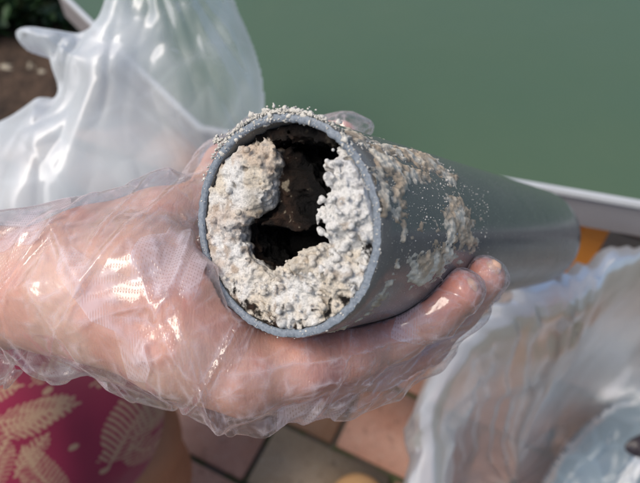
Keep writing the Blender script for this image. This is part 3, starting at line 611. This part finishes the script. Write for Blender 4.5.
mb = mesh('plastic_bag', zf, Q, M_BAG2); rows = np.arange(m_)[:, None] / 4.
st_ = sstep(.25, .75, 1 - 2 * np.abs(vnoise(np.cos(ang) * 14 + 5, np.sin(ang) * 14 + 5, ang * 0)))[None] + sstep(.1, .6, fbm(VV * np.array([1, .4, .4]), .03, 3))
add_attr(mb, 'crease', np.clip(1.5 * np.exp(-((rows - 4.0) / 3.0) ** 2) + .4 * st_, 0, 1.5).ravel())
obj('plastic_bag', mb, None, label='open clear plastic bag with rolled rim at the lower right, standing on the tiles', category='plastic bag')
V, Q = inflate([(520, 540), (548, 470), (585, 425), (640, 385), (720, 370), (760, 520), (640, 600)], .84, .05, .009, 14, 41, None, 110)
obj('plastic_bundle', mesh('plastic_bundle', V, Q, M_BUNDLE), None, label='bluish crumpled plastic bundle inside the open bag', category='bundle')
V, Q = inflate([(622, 448), (634, 436), (660, 432), (690, 450), (668, 462), (636, 458)], .765, .012, .003, 30, 42, None, 50)
obj('dark_cap', mesh('dark_cap', V, Q, mat_simple('dark_plastic', (.03, .022, .03), .4)), None, label='small dark lump lying on the bluish bundle in the open bag', category='lump')
V, Q = inflate([(610, 500), (615, 465), (628, 470), (632, 510)], .80, .012, .003, 30, 44, None, 40)

# ================================================================ green table
TZ = .56; tab = thing('patio_table', tuple(onz(520, 60, TZ) * np.array([1, 1, 0])), 'low patio table with a smooth green top, white rail and grey apron', 'table')
cn = [onz(198, 130, TZ), onz(640, 206, TZ)]; ed = cn[1] - cn[0]; ed /= np.linalg.norm(ed); ed2 = onz(65, 0, TZ) - cn[0]; ed2 /= np.linalg.norm(ed2)
perp = np.array([-ed[1], ed[0], 0]);
A0 = cn[0]; A1 = cn[0] + ed * 1.15; A5 = cn[0] + ed2 * .42; A2 = A1 + (ed * .35 + perp * .55) ; A4 = A5 + perp * .55 + ed * .1; A3 = A2 + perp * .35 - ed * .2
PG = np.array([A0, A1, A2, A3, A4, A5])
def prism(name, poly, z0, z1, mat, bev=.002, parent=None):
    bm = bmesh.new(); vs = [bm.verts.new((p[0], p[1], z0)) for p in poly]; f = bm.faces.new(vs); r = bmesh.ops.extrude_face_region(bm, geom=[f]); bmesh.ops.translate(bm, vec=(0, 0, z1 - z0), verts=[v for v in r['geom'] if isinstance(v, bmesh.types.BMVert)])
    bmesh.ops.recalc_face_normals(bm, faces=bm.faces); bmesh.ops.bevel(bm, geom=list(bm.edges), offset=bev, segments=3, affect='EDGES'); me = bpy.data.meshes.new(name); bm.to_mesh(me); bm.free()
    me.materials.append(mat); return obj(name, me, parent)
def inset(poly, d):
    out = []; n = len(poly)
    for i in range(n):
        a, b, c = poly[i - 1], poly[i], poly[(i + 1) % n]; e1 = (b - a)[:2]; e1 /= np.linalg.norm(e1); e2 = (c - b)[:2]; e2 /= np.linalg.norm(e2); n1 = np.array([-e1[1], e1[0]]); n2 = np.array([-e2[1], e2[0]])
        m_ = n1 + n2; m_ /= (1 + n1 @ n2); out.append(np.array([b[0] + m_[0] * d, b[1] + m_[1] * d, b[2]]))
    return np.array(out)
t = NT('green_tabletop'); t.set(Base_Color=t.mix(t.noise(6, 3), (.066, .118, .070), (.082, .128, .072)), Roughness=t.math('ADD', .2, t.math('MULTIPLY', t.noise(5, 4), .3)), Normal=t.bump(t.noise(7, 2), .35, .006), Specular_IOR_Level=.55)
G_TOP = t.m; W_RAIL = mat_simple('pale_metal', (.60, .62, .64), .3, 20, .1, .0002, Metallic=.2); A_GREY = mat_simple('grey_metal', (.24, .23, .24), .45, 20, .1, .0002)
prism('tabletop', inset(PG, .0073), TZ - .0055, TZ, G_TOP, .001, tab)
def ringprism(name, po, pi, z0, z1, mat):
    n = len(po); V = [(*p[:2], z) for P_, z in ((po, z0), (po, z1), (pi, z1), (pi, z0)) for p in P_]; Fc = []
    for k in range(4):
        for i in range(n): j = (i + 1) % n; k2 = (k + 1) % 4; Fc.append((k * n + i, k * n + j, k2 * n + j, k2 * n + i))
    me = mesh(name, np.array(V), Fc, mat, False); bm = bmesh.new(); bm.from_mesh(me); bmesh.ops.recalc_face_normals(bm, faces=bm.faces); bmesh.ops.bevel(bm, geom=[e for e in bm.edges if e.calc_face_angle(0) > .5], offset=.0015, segments=3, affect='EDGES'); bm.to_mesh(me); bm.free(); return obj(name, me, tab)
ringprism('rail', PG, inset(PG, .0070), TZ - .005, TZ + .003, W_RAIL); ringprism('apron', inset(PG, .004), inset(PG, .014), TZ - .048, TZ - .006, A_GREY)
t = NT('orange_wood'); mp = t.node('ShaderNodeMapping', {'Vector': t.pos, 'Scale': (1, 1, .1)}); t.set(Base_Color=t.mix(t.noise(60, 4, .6, mp.outputs[0]), (.62, .2, .02), (.78, .3, .04)), Roughness=.4); OR = t.m
lp = onz(596, 250, TZ - .1) + perp * .045
for k, c in enumerate((lp, A0 + ed * .12 + perp * .2, A3 - perp * .1 - ed * .05, A4 - perp * .08 + ed * .12)):
    q = np.array([c + ed * a * .016 + perp * b * .016 for a, b in ((-1, -1), (1, -1), (1, 1), (-1, 1))]); prism('leg', q, .0125, TZ - .007, OR, .002, tab)

# ================================================================ floor tiles and garden bed
mort = NT('mortar'); mc = mort.mix(mort.ramp(mort.noise(22, 5), [(.45, 0), (.6, 1)]), (.14, .115, .09), (.08, .10, .04)); mort.set(Base_Color=mc, Roughness=.95, Normal=mort.bump(mort.noise(300, 5), .8, .002))
flo = obj('floor', mesh('floor', [(-6, -3, 0), (6, -3, 0), (6, 9, 0), (-6, 9, 0)], [(0, 1, 2, 3)], mort.m, False), None, kind='structure')
def m_tile(name, a, b):
    t = NT(name); oi = t.node('ShaderNodeObjectInfo').outputs['Random']; n = t.ramp(t.noise(14, 5, .65), [(.3, 0), (.7, 1)]); c = t.mix(n, a, b); c = t.mix(t.ramp(t.noise(70, 3, .5), [(.6, 0), (.72, .65)]), c, tuple(x * .45 for x in a))
    c = t.mix(t.ramp(t.noise(160, 3, .5), [(.60, 0), (.72, .45)]), c, (.55, .5, .42)); c = t.mix(t.ramp(t.noise(260, 2, .5), [(.62, 0), (.7, .5)]), c, (.08, .06, .05)); c = t.mix(1., c, t.ramp(oi, [(0, .8), (1, 1.1)]), 'MULTIPLY')
    return t.set(Base_Color=c, Roughness=t.math('ADD', .42, t.math('MULTIPLY', t.noise(40), .3)), Normal=t.bump(t.noise(120, 5), .5, .0012))
TM = [m_tile('terracotta_pink', (.42, .20, .135), (.54, .30, .215)), m_tile('terracotta_brown', (.28, .145, .075), (.38, .21, .12)), m_tile('terracotta_grey', (.31, .22, .14), (.40, .30, .20)), m_tile('tile_cream', (.42, .36, .24), (.52, .46, .33))]
pB = onz(332, 449); eB = onz(278, 423) - pB; eB /= np.linalg.norm(eB); eA = np.array([eB[1], -eB[0], 0]); 
if eA[1] < 0: eA = -eA
rowsz = {-1: .118, 0: .146, 1: .142}; LT = .215; JT = .010; tiles = {}
def tile_mesh(wd_, ln, mi):
    k = (round(wd_, 4), mi)
    if k in tiles: return tiles[k]
    bm = bmesh.new(); bmesh.ops.create_cube(bm, size=1, matrix=Matrix.Diagonal((ln - JT, wd_ - JT, .012, 1))); bmesh.ops.bevel(bm, geom=[e for e in bm.edges], offset=.0022, segments=2, affect='EDGES')
    me = bpy.data.meshes.new('floor_tile'); bm.to_mesh(me); bm.free(); me.materials.append(TM[mi]); me.polygons.foreach_set('use_smooth', np.ones(len(me.polygons), bool)); tiles[k] = me; return me
def tile(c, wd_, mi):
    o = bpy.data.objects.new('floor_tile', tile_mesh(wd_, LT, mi)); COL.objects.link(o); o.parent = flo; o.location = (c[0], c[1], .006 + random.uniform(-.0012, .0012)); o.rotation_euler = (random.uniform(-.004, .004), random.uniform(-.004, .004), math.atan2(eB[1], eB[0]))
y = 0; cen_rows = []
y0 = 0
for r_ in range(0, 10): w_ = rowsz.get(r_, .14); cen_rows.append((r_, y0 + w_ / 2, w_)); y0 += w_
y0 = 0
for r_ in range(-1, -6, -1): w_ = rowsz.get(r_, .14); cen_rows.append((r_, y0 - w_ / 2, w_)); y0 -= w_
ntile = 0; offA2 = (onz(278, 423) - pB) @ eB
for (r_, yc, w_) in cen_rows:
    off = 0 if r_ % 2 == 0 else offA2
    for k in range(-12, 12):
        c = pB + eB * (off + LT * (k + .5)) + eA * yc
        if not (-.95 < c[0] < .95 and -.1 < c[1] < 1.24): continue
        mi = random.choices([0, 1, 2, 3], [5, 3, 2, .7])[0]
        if r_ == 0 and k == 0: mi = 1
        if r_ == 0 and k == -1: mi = 0
        if r_ == -1: mi = {0: 0, -1: 2, 1: 3, -2: 0}.get(k, mi)
        if r_ == -2 and k in (0, 1, 2): mi = 3 if k == 2 else 0
        tile(c, w_, mi); ntile += 1
print('tiles', ntile)
# soil bed behind
def m_soil():
    t = NT('soil'); return t.set(Base_Color=t.mix(t.ramp(t.noise(18, 6, .7), [(.35, 0), (.65, 1)]), (.03, .019, .013), (.12, .075, .05)), Roughness=.95, Normal=t.bump(t.noise(60, 6), 1., .02))
gx, gy = np.meshgrid(np.linspace(-4, 4, 160), np.linspace(1.2, 6, 110), indexing='ij'); gz = .012 + .035 * sstep(1.2, 1.5, gy) + .02 * fbm(np.stack([gx, gy, gx * 0], -1), .35, 4)
I = np.arange(gx.size).reshape(gx.shape); Q = np.stack([I[:-1, :-1], I[1:, :-1], I[1:, 1:], I[:-1, 1:]], -1).reshape(-1, 4)
obj('soil', mesh('soil', np.stack([gx, gy, gz], -1).reshape(-1, 3), Q, m_soil()), None, kind='structure')
def m_leaf(name, a, b):
    t = NT(name); oi = t.noise(9, 3); return t.set(Base_Color=t.mix(oi, a, b), Roughness=.42, Normal=t.bump(t.noise(90, 3), .3, .002))
ML = [m_leaf('dark_leaf', (.012, .035, .014), (.03, .075, .022)), m_leaf('mid_leaf', (.02, .055, .02), (.05, .10, .035))]; M_STEM = mat_simple('stem', (.05, .04, .02), .8, 40)
def shrub(x, y, hgt, rad_, nleaf, mi, lab, seed, ll=.07):
    r = np.random.default_rng(seed); root = thing('garden_shrub', (x, y, .03), lab, 'shrub'); V = []; Fc = []; SV = []; SF = []
    for k in range(16):      # stems
        a = r.uniform(0, 6.28); tip_ = np.array([math.cos(a) * rad_ * r.uniform(.3, .9), math.sin(a) * rad_ * r.uniform(.3, .9), hgt * r.uniform(.5, 1)]); n0 = len(SV)
        for q in range(5):
            c = np.array([x, y, .02]) + tip_ * np.array([(q / 4) ** 1.3, (q / 4) ** 1.3, q / 4]); rr = .006 * (1 - q / 6)
            for m_ in range(5): SV.append(c + rr * np.array([math.cos(m_ * 1.257), math.sin(m_ * 1.257), 0]))
        for q in range(4):
            for m_ in range(5): SF.append((n0 + q * 5 + m_, n0 + q * 5 + (m_ + 1) % 5, n0 + q * 5 + 5 + (m_ + 1) % 5, n0 + q * 5 + 5 + m_))
    for k in range(nleaf):
        d = r.normal(size=3); d /= np.linalg.norm(d); q = r.random() ** .45; c = np.array([x, y, hgt * .5]) + d * np.array([rad_, rad_, hgt * .52]) * q * (1 + .25 * math.sin(d[0] * 5 + seed) * math.cos(d[2] * 6))
        if c[2] < .05: c[2] = .05 + .1 * r.random()
        L = ll * r.uniform(.6, 1.4); t_ = d * np.array([1, 1, .4]) + r.normal(size=3) * .5; t_ /= np.linalg.norm(t_); s_ = np.cross(t_, r.normal(size=3)); s_ /= np.linalg.norm(s_); nn = np.cross(t_, s_); n0 = len(V)
        V += [c, c + t_ * L * .35 + s_ * L * .24, c + t_ * L * .4 - nn * L * .05, c + t_ * L * .35 - s_ * L * .24, c + t_ * L * .75 + s_ * L * .17 - nn * L * .1, c + t_ * L * .75 - s_ * L * .17 - nn * L * .1, c + t_ * L - nn * L * .16]
        Fc += [(n0, n0 + 1, n0 + 2), (n0, n0 + 2, n0 + 3), (n0 + 1, n0 + 4, n0 + 2), (n0 + 2, n0 + 4, n0 + 6), (n0 + 2, n0 + 6, n0 + 5), (n0 + 3, n0 + 2, n0 + 5)]
    obj('foliage', mesh('foliage', np.array(V), Fc, ML[mi], False), root, kind='stuff'); obj('stem', mesh('stem', np.array(SV), SF, M_STEM), root)
shrub(-1.12, 1.72, .40, .22, 2600, 0, 'dark leafy shrub in the far upper left corner', 1, .055)
shrub(-.80, 1.74, .34, .18, 1900, 0, 'dark shrub directly behind the bag handle', 2, .05); shrub(-.95, 2.1, .7, .4, 3500, 1, 'taller mid green shrub at the back of the bed', 3); shrub(-1.5, 1.8, .5, .3, 2000, 0, 'low dark shrub at the left end of the bed', 4)
shrub(-1.0, 1.56, .09, .08, 160, 1, 'small low plant at the front of the soil bed', 6, .03)
M_ST = mat_simple('pale_stone', (.36, .32, .25), .9, 30, .3, .002)
for k, lb in enumerate(('pale stone at the left end of the row on the soil', 'small buff stone second from the left on the soil', 'rounded pale stone in the middle of the row on the soil', 'pale stone nearest the bag handle on the soil')):
    c = onz(8 + k * 13, 72 + (k % 2) * 5, .035); V, Fc = lumps([c], [(.02, .015, .023, .018)[k]], 50 + k)
    obj('garden_stone', mesh('garden_stone', V, Fc, M_ST), None, label=lb, category='stone', group='pale stones on the soil bed')
print('objects', len(bpy.data.objects), 'tris ~', sum(len(o.data.polygons) * 2 for o in bpy.data.objects if o.type == 'MESH'))
